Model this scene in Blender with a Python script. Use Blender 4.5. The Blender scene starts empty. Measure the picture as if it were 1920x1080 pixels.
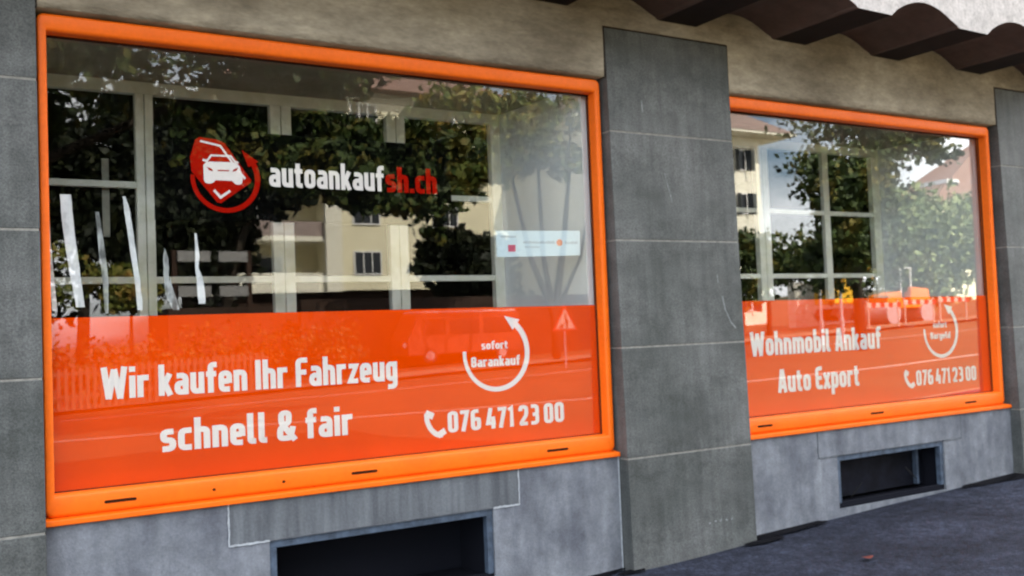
import bpy, math, random
import numpy as np
from mathutils import Matrix, Vector, noise
S = bpy.context.scene
C = S.collection
PI = math.pi
random.seed(7)

# ------------------------------------------------------------------ camera
cd = bpy.data.cameras.new('camera'); cam = bpy.data.objects.new('camera', cd); C.objects.link(cam)
cd.sensor_width = 36.0; cd.lens = 34.69; cd.clip_start = 0.05; cd.clip_end = 1500
cam.matrix_world = Matrix(((0.8553, 0.011039, -0.518016, -0.5697),
                           (-0.516681, -0.056625, -0.854303, -5.6925),
                           (-0.038764, 0.998334, -0.042728, 1.5), (0, 0, 0, 1)))
cd.dof.use_dof = True; cd.dof.focus_distance = 1.9; cd.dof.aperture_fstop = 7.0   # the photo is slightly out of focus
S.camera = cam

# ------------------------------------------------------------------ world, sun, exposure
SUN_EL, SUN_ROT = math.radians(42), math.radians(17)
w = bpy.data.worlds.new('World'); S.world = w; w.use_nodes = True
nt = w.node_tree; nt.nodes.clear()
out = nt.nodes.new('ShaderNodeOutputWorld'); bg = nt.nodes.new('ShaderNodeBackground')
sky = nt.nodes.new('ShaderNodeTexSky'); sky.sky_type = 'NISHITA'; sky.sun_disc = False
sky.sun_elevation = SUN_EL; sky.sun_rotation = SUN_ROT; sky.dust_density = 2.0; sky.air_density = 1.0
tc = nt.nodes.new('ShaderNodeTexCoord'); mp = nt.nodes.new('ShaderNodeMapping'); mp.inputs['Scale'].default_value = (1, 1, 2.6)
nz = nt.nodes.new('ShaderNodeTexNoise'); nz.inputs['Scale'].default_value = 3.2; nz.inputs['Detail'].default_value = 7
rp = nt.nodes.new('ShaderNodeValToRGB'); rp.color_ramp.elements[0].position = .40; rp.color_ramp.elements[1].position = .60
mx = nt.nodes.new('ShaderNodeMixRGB'); mx.inputs['Color2'].default_value = (14.0, 14.0, 14.3, 1)
L = nt.links.new
L(tc.outputs['Generated'], mp.inputs['Vector']); L(mp.outputs[0], nz.inputs['Vector']); L(nz.outputs['Fac'], rp.inputs[0])
L(rp.outputs[0], mx.inputs['Fac']); L(sky.outputs[0], mx.inputs['Color1']); L(mx.outputs[0], bg.inputs['Color'])
bg.inputs['Strength'].default_value = 0.10; L(bg.outputs[0], out.inputs['Surface'])
sd = bpy.data.lights.new('sun', 'SUN'); sd.energy = 4.4; sd.angle = math.radians(.5); sd.color = (1, .91, .76)
sun = bpy.data.objects.new('sun', sd); C.objects.link(sun)
sv = Vector((math.sin(SUN_ROT)*math.cos(SUN_EL), math.cos(SUN_ROT)*math.cos(SUN_EL), math.sin(SUN_EL)))
sun.rotation_euler = sv.to_track_quat('Z', 'Y').to_euler(); sun.location = (0, 30, 40)
S.view_settings.view_transform = 'Standard'; S.view_settings.look = 'None'; S.view_settings.gamma = 1
S.view_settings.exposure = 2.08
S.render.engine = 'CYCLES'; S.cycles.max_bounces = 10; S.cycles.transparent_max_bounces = 24
S.render.resolution_x = 1024; S.render.resolution_y = 576

# ------------------------------------------------------------------ materials
def nodes(name):
    m = bpy.data.materials.new(name); m.use_nodes = True
    n = m.node_tree.nodes; return m, n, m.node_tree.links.new, n['Principled BSDF']
def mat(name, col, rough=.6, spec=.5, var=0, scale=8, stretch=(1, 1, 1), bump=0, bscale=60, col2=None, metal=0, detail=6, lo=.35, hi=.65, coat=0):
    m, n, l, b = nodes(name)
    b.inputs['Roughness'].default_value = rough; b.inputs['Specular IOR Level'].default_value = spec
    b.inputs['Metallic'].default_value = metal; b.inputs['Coat Weight'].default_value = coat
    b.inputs['Base Color'].default_value = (*col, 1)
    if var or col2 or bump:
        t = n.new('ShaderNodeTexCoord'); mp = n.new('ShaderNodeMapping'); mp.inputs['Scale'].default_value = stretch
        l(t.outputs['Object'], mp.inputs['Vector'])
    if var or col2:
        z = n.new('ShaderNodeTexNoise'); z.inputs['Scale'].default_value = scale; z.inputs['Detail'].default_value = detail; z.inputs['Roughness'].default_value = .62
        l(mp.outputs[0], z.inputs['Vector'])
        r = n.new('ShaderNodeValToRGB'); e = r.color_ramp.elements
        e[0].position = lo; e[1].position = hi
        c2 = col2 or tuple(min(1, c*(1+var)) for c in col); c1 = col if col2 else tuple(c*(1-var) for c in col)
        e[0].color = (*c1, 1); e[1].color = (*c2, 1)
        l(z.outputs['Fac'], r.inputs[0]); l(r.outputs[0], b.inputs['Base Color'])
    if bump:
        z2 = n.new('ShaderNodeTexNoise'); z2.inputs['Scale'].default_value = bscale; z2.inputs['Detail'].default_value = 5
        l(mp.outputs[0], z2.inputs['Vector'])
        bp = n.new('ShaderNodeBump'); bp.inputs['Strength'].default_value = bump; bp.inputs['Distance'].default_value = .01
        l(z2.outputs['Fac'], bp.inputs['Height']); l(bp.outputs[0], b.inputs['Normal'])
    return m
def multi_noise(m, layers):
    """multiply further noise layers over the base colour: (scale, stretch, lo colour, hi colour, p0, p1)"""
    n = m.node_tree.nodes; l = m.node_tree.links.new; b = n['Principled BSDF']
    t = n.new('ShaderNodeTexCoord')
    for (sc, st, c1, c2, p0, p1) in layers:
        mp = n.new('ShaderNodeMapping'); mp.inputs['Scale'].default_value = st; l(t.outputs['Object'], mp.inputs['Vector'])
        z = n.new('ShaderNodeTexNoise'); z.inputs['Scale'].default_value = sc; z.inputs['Detail'].default_value = 6; l(mp.outputs[0], z.inputs['Vector'])
        r = n.new('ShaderNodeValToRGB'); r.color_ramp.elements[0].position = p0; r.color_ramp.elements[1].position = p1
        r.color_ramp.elements[0].color = (*c1, 1); r.color_ramp.elements[1].color = (*c2, 1); l(z.outputs['Fac'], r.inputs[0])
        k = n.new('ShaderNodeMixRGB'); k.blend_type = 'MULTIPLY'; k.inputs['Fac'].default_value = 1
        src = b.inputs['Base Color'].links[0].from_socket; l(src, k.inputs['Color1']); l(r.outputs[0], k.inputs['Color2']); l(k.outputs[0], b.inputs['Base Color'])
    return m
M = {}
M['granite'] = multi_noise(mat('granite', (.093, .099, .100), .62, .4, .42, 95, bump=.3, bscale=130, lo=.3, hi=.7),
    [(1.3, (1, 1, 1), (.66, .69, .66), (1.22, 1.20, 1.18), .34, .64), (6, (3, 3, .3), (.84, .84, .84), (1.12, 1.12, 1.12), .34, .66), (2.2, (1, 1, .8), (.93, .93, .93), (1, 1, 1), .38, .48), (7, (1, 1, 1.5), (.84, .85, .84), (1.12, 1.12, 1.12), .34, .62)])
M['joint'] = mat('mortar_joint', (.225, .22, .20), .9, .2, .25, 20)
M['seam'] = mat('dark_seam', (.035, .025, .02), .9, .1, .3, 20)
M['caulk'] = mat('white_sealant', (.38, .41, .44), .8, .2, .2, 30)
M['plaster'] = multi_noise(mat('rough_plaster', (.37, .325, .25), .92, .2, .22, 7, (1, 1, 2.6), bump=1.0, bscale=11, lo=.3, hi=.7),
    [(1.1, (1, 1, 1.6), (.62, .60, .58), (1.12, 1.12, 1.12), .34, .60), (22, (1, 1, 2.5), (.86, .86, .86), (1.06, 1.06, 1.06), .3, .7)])
M['concrete'] = multi_noise(mat('streaked_concrete', (.185, .20, .225), .85, .3, .15, 60, bump=.3, bscale=90, lo=.3, hi=.7),
    [(11, (1, 1, .16), (.86, .86, .88), (1.06, 1.06, 1.06), .36, .62), (3.2, (1, 1, .8), (.68, .68, .70), (1.16, 1.16, 1.14), .34, .64), (12, (1, 1, 1), (.86, .86, .86), (1.08, 1.08, 1.08), .34, .64), (5, (1, 1, .22), (.86, .86, .88), (1.04, 1.04, 1.04), .35, .6)])
M['lintel'] = multi_noise(mat('dark_streaked_concrete', (.130, .142, .155), .85, .3, .15, 60, bump=.3, bscale=90, lo=.3, hi=.7),
    [(15, (1, 1, .09), (.70, .70, .72), (1.12, 1.12, 1.12), .36, .6), (2, (1, 1, 1), (.8, .8, .8), (1.1, 1.1, 1.1), .3, .65)])
M['asphalt'] = multi_noise(mat('asphalt', (.021, .025, .039), .92, .2, .6, 75, bump=1.0, bscale=70, lo=.3, hi=.7),
    [(1.4, (1, 1, 1), (.55, .55, .6), (1.35, 1.35, 1.35), .34, .66), (9, (1, 1, 1), (.68, .68, .7), (1.25, 1.25, 1.25), .38, .62), (30, (1, 1, 1), (.7, .7, .72), (1.25, 1.25, 1.25), .4, .6)])
M['road'] = multi_noise(mat('road_asphalt', (.10, .078, .036), .9, .2, .2, 60, bump=.4, bscale=90), [(.5, (1, .2, 1), (.85, .85, .85), (1.1, 1.1, 1.1), .3, .7)])
M['gap_shade'] = mat('painted_gap_shade', (.004, .004, .006), .9, .1, .3, 12)
M['orange'] = multi_noise(mat('orange_paint', (.93, .155, .004), .45, .3, .05, 30, bump=.03, bscale=40), [(3, (1, 1, 1), (.93, .9, .9), (1, 1, 1), .35, .55)])
M['gasket'] = mat('dark_rubber_gasket', (.035, .012, .008), .8, .2)
M['film'] = multi_noise(mat('orange_film', (.95, .078, .0001), .6, .0, .02, 2), [(1.7, (1, 1, 1), (.93, .88, 1), (1, 1, 1), .35, .6)])
M['vinyl'] = mat('white_vinyl', (.92, .83, .83), .6, .0)
M['redvinyl'] = mat('red_vinyl', (.46, .008, .003), .6, .0)
M['black'] = mat('black_film', (.002, .002, .002), .7, .0)
M['slot'] = mat('slot_black', (.03, .01, .004), .8, .1)
M['white_paint'] = multi_noise(mat('old_white_paint', (.88, .87, .80), .55, .3, .05, 6), [(8, (1, 1, 1), (.9, .9, .84), (1, 1, 1), .35, .55)])
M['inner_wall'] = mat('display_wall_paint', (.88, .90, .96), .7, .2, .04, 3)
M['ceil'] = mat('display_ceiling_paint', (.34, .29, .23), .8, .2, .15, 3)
M['lath'] = mat('grey_lath', (.32, .31, .27), .8, .2, .15, 5)
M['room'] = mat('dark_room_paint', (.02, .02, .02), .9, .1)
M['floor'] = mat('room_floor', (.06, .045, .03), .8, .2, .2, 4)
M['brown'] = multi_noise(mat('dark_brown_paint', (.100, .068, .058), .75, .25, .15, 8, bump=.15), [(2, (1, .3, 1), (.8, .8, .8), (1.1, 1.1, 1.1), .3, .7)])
M['rib'] = mat('black_brown_soffit', (.014, .009, .008), .8, .2, .2, 8)  # flat rib undersides, darker than the vaults between them
M['fascia'] = multi_noise(mat('white_fascia_render', (.50, .475, .46), .9, .2, .16, 12, bump=.7, bscale=14), [(40, (1, 1, 1), (.82, .82, .82), (1.04, 1.04, 1.04), .35, .6)])
M['steel'] = mat('blue_grey_steel', (.060, .085, .125), .6, .4, .4, 12, bump=.2, bscale=20)
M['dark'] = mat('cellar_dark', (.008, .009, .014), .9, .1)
M['cellar_pane'] = mat('dirty_cellar_glass', (.006, .007, .012), .6, .1, .5, 7)
M['tape'] = multi_noise(mat('white_tape', (.80, .79, .84), .6, .3, .08, 14), [(20, (1, 1, .5), (.82, .82, .82), (1, 1, 1), .4, .5)])
M['thin_tape'] = multi_noise(mat('worn_grey_tape', (.5, .5, .52), .6, .3, .15, 14), [(18, (1, 1, .4), (.3, .3, .3), (1, 1, 1), .4, .55)])
M['card'] = mat('pale_card', (.68, .78, .86), .6, .3, .03, 5)
M['cardgrey'] = mat('card_grey_print', (.42, .46, .52), .6, .3)
M['pinkred'] = mat('card_red_print', (.62, .12, .2), .6, .3)
M['cardorange'] = mat('card_orange_print', (.85, .33, .2), .6, .3)
M['dryleaf'] = mat('dry_leaf', (.13, .03, .02), .8, .2, .3, 40)
M['scratch'] = mat('pale_scratch', (.20, .215, .22), .8, .2, .3, 30)
# street opposite
M['cream'] = mat('cream_render', (.85, .79, .58), .9, .2, .06, .6)
M['creamlt'] = mat('pale_cream_render', (.89, .86, .74), .9, .2, .05, .6)
M['rooftile'] = mat('red_roof_tiles', (.30, .09, .05), .85, .2, .25, 5, (6, 1, 1))
M['pinkroof'] = mat('faded_roof_tiles', (.25, .15, .12), .85, .2, .15, 5, (6, 1, 1))
M['greyroof'] = mat('grey_roof_edge', (.24, .17, .15), .8, .2)
M['winframe'] = mat('white_window_paint', (.8, .8, .8), .5, .3)
M['winpane'] = mat('dark_window_glass', (.01, .012, .015), .1, .5)
M['greypanel'] = mat('grey_panel', (.28, .28, .28), .8, .2, .1, 2)
M['rail'] = mat('balcony_rail_panel', (.34, .27, .25), .7, .3, .3, 3, (12, 1, 1))
M['shutter'] = mat('dark_shutter', (.05, .06, .07), .6, .3)
M['basewall'] = mat('brown_base_wall', (.050, .030, .022), .9, .2, .25, 1)
M['stone'] = mat('pale_stone_wall', (.62, .60, .54), .9, .2, .2, 3, bump=.3)
M['bark'] = mat('bark', (.055, .045, .035), .95, .1, .4, 8, (1, 1, .3))
M['palebark'] = mat('pale_bark', (.55, .52, .44), .9, .1, .3, 6, (1, 1, .3))
M['farpave'] = mat('far_pavement', (.20, .17, .11), .9, .2, .15, 2)
M['hedge'] = mat('hedge_leaf', (.03, .055, .012), .8, .2, .5, 3)
M['white_line'] = mat('road_line_paint', (.36, .34, .28), .7, .2)
M['sgn_red'] = mat('sign_red', (.36, .03, .02), .45, .4)
M['sgn_white'] = mat('sign_white', (.42, .38, .33), .45, .4)
M['machine'] = mat('machine_orange', (.85, .22, .02), .4, .4)
M['yellow'] = mat('machine_yellow', (.75, .42, .03), .4, .4)
M['rubber'] = mat('tyre_rubber', (.02, .02, .02), .8, .3)
M['metal'] = mat('galvanised_metal', (.45, .46, .48), .45, .5, metal=.6)
M['van'] = mat('dark_red_van_paint', (.25, .05, .03), .3, .5)
M['picket'] = mat('picket_paint', (.15, .12, .075), .8, .2)
def leafmat(name, c1, c2, c3):
    m, n, l, b = nodes(name)
    t = n.new('ShaderNodeTexCoord'); z = n.new('ShaderNodeTexNoise'); z.inputs['Scale'].default_value = 1.3; z.inputs['Detail'].default_value = 5
    l(t.outputs['Object'], z.inputs['Vector']); r = n.new('ShaderNodeValToRGB'); e = r.color_ramp.elements
    e[0].position = .36; e[0].color = (*c1, 1); e[1].position = .52; e[1].color = (*c2, 1); x = e.new(.66); x.color = (*c3, 1)
    l(z.outputs['Fac'], r.inputs[0]); l(r.outputs[0], b.inputs['Base Color']); b.inputs['Roughness'].default_value = .6; b.inputs['Specular IOR Level'].default_value = .3
    return m
M['leaf'] = leafmat('street_tree_leaves', (.018, .034, .008), (.050, .080, .016), (.15, .12, .02))
M['leaf_autumn'] = leafmat('turning_leaves', (.06, .10, .02), (.18, .19, .035), (.26, .15, .03))
M['leaf_dark'] = leafmat('dark_leaves', (.005, .009, .003), (.011, .017, .006), (.030, .036, .010))
M['leaf_light'] = leafmat('light_leaves', (.10, .15, .05), (.20, .25, .10), (.28, .30, .14))
def glassmat():
    m = bpy.data.materials.new('window_glass'); m.use_nodes = True; n = m.node_tree.nodes; l = m.node_tree.links.new; n.clear()
    o = n.new('ShaderNodeOutputMaterial'); g = n.new('ShaderNodeNewGeometry')
    d = n.new('ShaderNodeVectorMath'); d.operation = 'DOT_PRODUCT'; l(g.outputs['Normal'], d.inputs[0]); l(g.outputs['Incoming'], d.inputs[1])
    a = n.new('ShaderNodeMath'); a.operation = 'ABSOLUTE'; l(d.outputs['Value'], a.inputs[0])
    s = n.new('ShaderNodeMath'); s.operation = 'SUBTRACT'; s.inputs[0].default_value = 1; l(a.outputs[0], s.inputs[1])
    p = n.new('ShaderNodeMath'); p.operation = 'POWER'; p.inputs[1].default_value = 2.5; l(s.outputs[0], p.inputs[0])
    k = n.new('ShaderNodeMath'); k.operation = 'MULTIPLY_ADD'; k.inputs[1].default_value = 1 - GLASS_F0; k.inputs[2].default_value = GLASS_F0; l(p.outputs[0], k.inputs[0])
    t = n.new('ShaderNodeBsdfTransparent'); t.inputs['Color'].default_value = (.95, .97, .96, 1)
    gl = n.new('ShaderNodeBsdfGlossy'); gl.inputs['Roughness'].default_value = 0.004
    x = n.new('ShaderNodeMixShader'); l(k.outputs[0], x.inputs['Fac']); l(t.outputs[0], x.inputs[1]); l(gl.outputs[0], x.inputs[2]); l(x.outputs[0], o.inputs['Surface'])
    z = n.new('ShaderNodeTexNoise'); z.inputs['Scale'].default_value = .8; z.inputs['Detail'].default_value = 1
    tcn = n.new('ShaderNodeTexCoord'); l(tcn.outputs['Object'], z.inputs['Vector'])
    bp = n.new('ShaderNodeBump'); bp.inputs['Strength'].default_value = .05; bp.inputs['Distance'].default_value = .01; l(z.outputs['Fac'], bp.inputs['Height']); l(bp.outputs[0], gl.inputs['Normal'])
    return m
GLASS_F0 = .055
M['glass'] = glassmat()

# ------------------------------------------------------------------ mesh helpers
class MB:
    def __init__(s): s.v = []; s.f = []; s.mi = []; s.m = 0
    def add(s, vs, fs):
        b = len(s.v); s.v += [tuple(v) for v in vs]
        for f in fs: s.f.append([b+i for i in f]); s.mi.append(s.m)
        return s
    def box(s, x0, x1, y0, y1, z0, z1):
        return s.add([(x0,y0,z0),(x1,y0,z0),(x1,y1,z0),(x0,y1,z0),(x0,y0,z1),(x1,y0,z1),(x1,y1,z1),(x0,y1,z1)],
                     [(0,3,2,1),(4,5,6,7),(0,1,5,4),(1,2,6,5),(2,3,7,6),(3,0,4,7)])
    def hexa(s, p):   # 8 points bottom ring then top ring
        return s.add(p, [(0,3,2,1),(4,5,6,7),(0,1,5,4),(1,2,6,5),(2,3,7,6),(3,0,4,7)])
    def tube(s, pts, rad, n=8, cap=True):
        pts = [Vector(p) for p in pts]; rad = rad if isinstance(rad, (list, tuple)) else [rad]*len(pts)
        vs = []; fs = []
        for i, p in enumerate(pts):
            d = (pts[min(i+1, len(pts)-1)] - pts[max(i-1, 0)]).normalized()
            a = d.cross(Vector((0, 0, 1)) if abs(d.z) < .9 else Vector((1, 0, 0))).normalized(); b = d.cross(a)
            for k in range(n): t = 2*PI*k/n; vs.append(p + (a*math.cos(t)+b*math.sin(t))*rad[i])
        for i in range(len(pts)-1):
            for k in range(n): fs.append((i*n+k, i*n+(k+1) % n, (i+1)*n+(k+1) % n, (i+1)*n+k))
        if cap: fs += [tuple(range(n))[::-1], tuple(range((len(pts)-1)*n, len(pts)*n))]
        return s.add(vs, fs)
    def prism(s, poly, y0, y1):    # polygon in x,z extruded along y (y0 is the front)
        n = len(poly); area = sum(poly[i][0]*poly[(i+1) % n][1]-poly[(i+1) % n][0]*poly[i][1] for i in range(n))
        if area < 0: poly = poly[::-1]
        vs = [(x, y0, z) for x, z in poly] + [(x, y1, z) for x, z in poly]
        return s.add(vs, [tuple(range(n)), tuple(range(n, 2*n))[::-1]] + [(i, n+i, n+(i+1) % n, (i+1) % n) for i in range(n)])
    def build(s, name, m, parent=None, smooth=False, bevel=0, seg=2):
        me = bpy.data.meshes.new(name); me.from_pydata(s.v, [], s.f); me.update()
        ms = m if isinstance(m, (list, tuple)) else [m]
        for q in ms: me.materials.append(M[q])
        if len(ms) > 1: me.polygons.foreach_set('material_index', s.mi)
        o = bpy.data.objects.new(name, me); C.objects.link(o)
        if parent: o.parent = parent
        if smooth:
            for p in me.polygons: p.use_smooth = True
        if bevel:
            b = o.modifiers.new('bevel', 'BEVEL'); b.width = bevel; b.segments = seg; b.limit_method = 'ANGLE'; b.angle_limit = math.radians(40)
        return o
def box(name, m, parent, *a, bevel=0): return MB().box(*a).build(name, m, parent, bevel=bevel)
def empty(name, loc=(0, 0, 0)):
    o = bpy.data.objects.new(name, None); C.objects.link(o); o.location = loc; o.empty_display_size = .2; return o
def tag(o, label=None, cat=None, group=None, kind=None):
    for k, v in (('label', label), ('category', cat), ('group', group), ('kind', kind)):
        if v: o[k] = v
    return o
def thing(name, label, cat, group=None): return tag(empty(name), label, cat, group)

def ground_z(x): return -.2 + .035*(x-4.5)

# ------------------------------------------------------------------ ground
def sheet(name, m, xs, ys, dz=0, bumpy=0):
    v = []; f = []
    for y in ys:
        for x in xs:
            z = ground_z(x)+dz + (noise.noise(Vector((x*1.1, y*1.1, 0)))*bumpy if bumpy else 0)
            v.append((x, y, z))
    n = len(xs)
    for j in range(len(ys)-1):
        for i in range(n-1): f.append((j*n+i, j*n+i+1, (j+1)*n+i+1, (j+1)*n+i))
    b = MB(); b.add(v, f); return tag(b.build(name, m, smooth=True), kind='structure')
lin = lambda a, b, n: [a+(b-a)*i/(n-1) for i in range(n)]
sheet('ground', 'road', [-400, 600], [-500, 200], -.16)
sheet('sidewalk', 'asphalt', lin(-12, 30, 169), lin(-4.6, 1.0, 24), 0, .012)
sheet('road', 'road', [-200, 300], [-24.5, -4.75], -.14)
k = MB()
for i in range(28):
    x0 = -12+i*1.5; x1 = x0+1.49
    k.hexa([(x0, -4.75, ground_z(x0)-.3), (x1, -4.75, ground_z(x1)-.3), (x1, -4.6, ground_z(x1)-.3), (x0, -4.6, ground_z(x0)-.3),
            (x0, -4.75, ground_z(x0)), (x1, -4.75, ground_z(x1)), (x1, -4.6, ground_z(x1)), (x0, -4.6, ground_z(x0))])
tag(k.build('kerb', 'farpave'), kind='structure')
far = sheet('far_sidewalk', 'farpave', [-200, 300], [-27.0, -24.5], -.03)
for (nm, pts, wd) in (('road_marking', [(1.5, -16.6), (12.5, -11.8), (20, -10.6), (46, -10.2)], .14), ('road_marking', [(2.6, -22), (14, -20.5), (40, -19)], .12)):
    b = MB()
    for (a, c) in zip(pts, pts[1:]):
        b.add([(a[0], a[1]-wd, ground_z(a[0])-.132), (c[0], c[1]-wd, ground_z(c[0])-.132), (c[0], c[1]+wd, ground_z(c[0])-.132), (a[0], a[1]+wd, ground_z(a[0])-.132)], [(0, 1, 2, 3)])
    tag(b.build(nm, 'white_line'), kind='structure')

# ------------------------------------------------------------------ the shop building
B = thing('shop_building', 'grey stone shop front with orange framed windows and corrugated canopy', 'building')
PX = [(-1.2, -.01), (3.715, 4.905), (8.405, 9.62)]            # pillars
W = [(0.0, 3.69), (4.915, 8.345)]                              # window frames
ZB, ZS, ZT = .575, .612, 3.288
YF = -.045                                                     # plaster face
JZ = [.56, 1.345, 2.115, 2.905]
def pil_y(z): return -.05 - .075*(3.66-z)/3.9
for (a, b) in PX:
    zb = -.9; zt = 3.66
    p = MB(); zs = [zb]+JZ+[zt]
    pil = None
    core = MB().hexa([(a+.004, pil_y(zb)+.003, zb), (b-.004, pil_y(zb)+.003, zb), (b-.004, .9, zb), (a+.004, .9, zb), (a+.004, pil_y(zt)+.003, zt-.004), (b-.004, pil_y(zt)+.003, zt-.004), (b-.004, .9, zt-.004), (a+.004, .9, zt-.004)])
    pil = core.build('pillar', 'joint', B)
    for z0, z1 in zip(zs, zs[1:]):
        q0, q1 = z0+(.006 if z0 > zb else 0), z1-(.006 if z1 < zt else 0)
        s = MB().hexa([(a, pil_y(q0), q0), (b, pil_y(q0), q0), (b, .5, q0), (a, .5, q0), (a, pil_y(q1), q1), (b, pil_y(q1), q1), (b, .5, q1), (a, .5, q1)])
        s.build('stone_block', 'granite', pil, bevel=.004)
    # dark shrink gap where the pillar meets the render
    g = MB(); g.box(a-.012, a-.001, YF-.004, YF+.02, 3.30, 3.672); g.box(a-.012, b+.006, YF-.004, YF+.02, 3.661, 3.672); g.box(b+.001, b+.008, YF-.003, YF+.02, 3.3, 3.66)
    g.build('shrinkage_gap', 'seam', pil)
# render band above the windows and the walls over it
wall = MB()
xs = [-8]+[v for p in PX for v in p]+[9.62]
def plaster_band():
    X = lin(-8, 10, 260); v = []; f = []
    zrow = lin(3.672, 4.2, 10)
    for z in zrow:
        for x in X: v.append((x, YF+.006*noise.noise(Vector((x*2.2, 3.3, z*3))), z))
    n = len(X)
    for j in range(len(zrow)-1):
        for i in range(n-1): f.append((j*n+i, j*n+i+1, (j+1)*n+i+1, (j+1)*n+i))
    b = MB(); b.add(v, f)
    for (x0, x1) in [(-8, PX[0][0]-.013), (PX[0][1]+.009, PX[1][0]-.013), (PX[1][1]+.009, PX[2][0]-.013)]:
        X2 = lin(x0, x1, 60); zr = lin(3.30, 3.672, 7); base = len(b.v); vv = []; ff = []
        for z in zr:
            for x in X2: vv.append((x, YF+.006*noise.noise(Vector((x*2.2, 3.3, z*3))), z))
        m_ = len(X2)
        for j in range(len(zr)-1):
            for i in range(m_-1): ff.append((j*m_+i, j*m_+i+1, (j+1)*m_+i+1, (j+1)*m_+i))
        # underside return
        for x in X2: vv.append((x, .12, 3.30))
        for i in range(m_-1): ff.append((len(zr)*m_+i, len(zr)*m_+i+1, i+1, i))
        b.add(vv, ff)
    return b.build('render_band', 'plaster', B, smooth=True)
plaster_band()
box('upper_wall', 'plaster', B, -8, 9.62, .02, .5, 4.2, 10.6)
box('upper_wall_core', 'plaster', B, -8, 9.62, .125, .5, 3.301, 4.199)
box('side_wall', 'plaster', B, -8, -1.21, -.04, .5, -.9, 3.30)
r = MB(); r.box(-8.4, 10.0, -.5, 9.4, 10.601, 10.85); r.build('roof', 'rooftile', B)
rear = MB(); rear.box(-8, -7.7, .5, 9, -.9, 10.6); rear.box(9.3, 9.619, .901, 9, -.9, 10.6); rear.box(-7.7, 9.3, 8.7, 9, -.9, 10.6); rear.build('rear_wall', 'plaster', B)

def frame_ring(x0, x1, z0, z1, parent):
    # profile u (0..1 over face width), y ; side faces .047 wide, head .098, foot .12
    prof = [(0, .10), (0, .022), (.03, .010), (.10, .002), (.20, 0), (.45, -.001), (.82, 0), (.93, .005), (.99, .016), (1, .030), (1, .101), (1.0, .104)]
    wl, wt, wb = .047, .098, .120
    vs = []; seg = 5
    for (u, y) in prof:
        a, b, c, d = x0+wl*u, x1-wl*u, z0+wb*u, z1-wt*u
        R = .034*(1-u)+.004
        for (cx, cz, t0) in ((b-R, d-R, 0), (a+R, d-R, 90), (a+R, c+R, 180), (b-R, c+R, 270)):
            for i in range(seg+1):
                t = math.radians(t0+90*i/seg); vs.append((cx+R*math.cos(t), y, cz+R*math.sin(t)))
    n = 4*(seg+1); fs = []
    for j in range(len(prof)-1):
        for i in range(n): fs.append((j*n+i, (j+1)*n+i, (j+1)*n+(i+1) % n, j*n+(i+1) % n))
    b = MB(); b.add(vs, fs); o = b.build('frame', 'orange', parent, smooth=True); return o
def capsule(x0, x1, z, h):
    p = []; r = h/2
    for i in range(9): t = math.radians(90+180*i/8); p.append((x0+r+r*math.cos(t), z+r*math.sin(t)))
    for i in range(9): t = math.radians(-90+180*i/8); p.append((x1-r+r*math.cos(t), z+r*math.sin(t)))
    return p
win_objs = []
for k, (a, b) in enumerate(W):
    wn = tag(bpy.data.objects.new('shop_window', None), None); C.objects.link(wn); wn.parent = B
    win_objs.append(wn)
    frame_ring(a, b, ZS, ZT, wn)
    s = MB(); xe = PX[k+1][0]-.006
    s.hexa([(a-.006, -.036, ZB), (xe, -.036, ZB), (xe, .05, ZB), (a-.006, .05, ZB), (a-.006, -.036, ZS-.006), (xe, -.036, ZS-.006), (xe, .05, ZS+.004), (a-.006, .05, ZS+.004)])
    s.build('sill', 'orange', wn, bevel=.006)
    slots = [(.285, .449), (1.69, 1.86), (3.11, 3.285)] if k == 0 else [(5.09, 5.25), (6.42, 6.59), (7.73, 7.90)]
    for (c, d) in slots:
        MB().prism(capsule(c, d, .668, .016), -.003, .004).build('drain_slot', 'slot', wn)
    if k == 0:
        for c in (.865, 1.268): MB().prism(capsule(c-.009, c+.009, .667, .016), -.003, .004).build('drain_hole', 'slot', wn)
    g = MB(); g.box(a+.046, b-.046, .092, .098, ZS+.118, ZT-.096); g.build('glass_pane', 'glass', wn)
    q = MB(); gx0, gx1, gz0, gz1 = a+.0475, b-.0475, ZS+.1205, ZT-.0985
    q.box(gx0, gx1, .084, .0915, gz1-.011, gz1); q.box(gx0, gx1, .084, .0915, gz0, gz0+.005); q.box(gx0, gx0+.006, .084, .0915, gz0+.005, gz1-.011); q.box(gx1-.006, gx1, .084, .0915, gz0+.005, gz1-.011)
    q.build('rubber_gasket', 'gasket', wn)
    tr = MB(); tr.box(a-.006, b+.004, .105, .14, ZT-.02, 3.30); tr.box(a-.006, a+.02, .105, .14, ZB, ZT-.02); tr.box(b-.02, b+.004, .105, .14, ZB, ZT-.02); tr.box(a+.02, b-.02, .105, .14, ZB, ZS+.10)
    tr.build('backing_strip', 'seam', wn)

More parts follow.
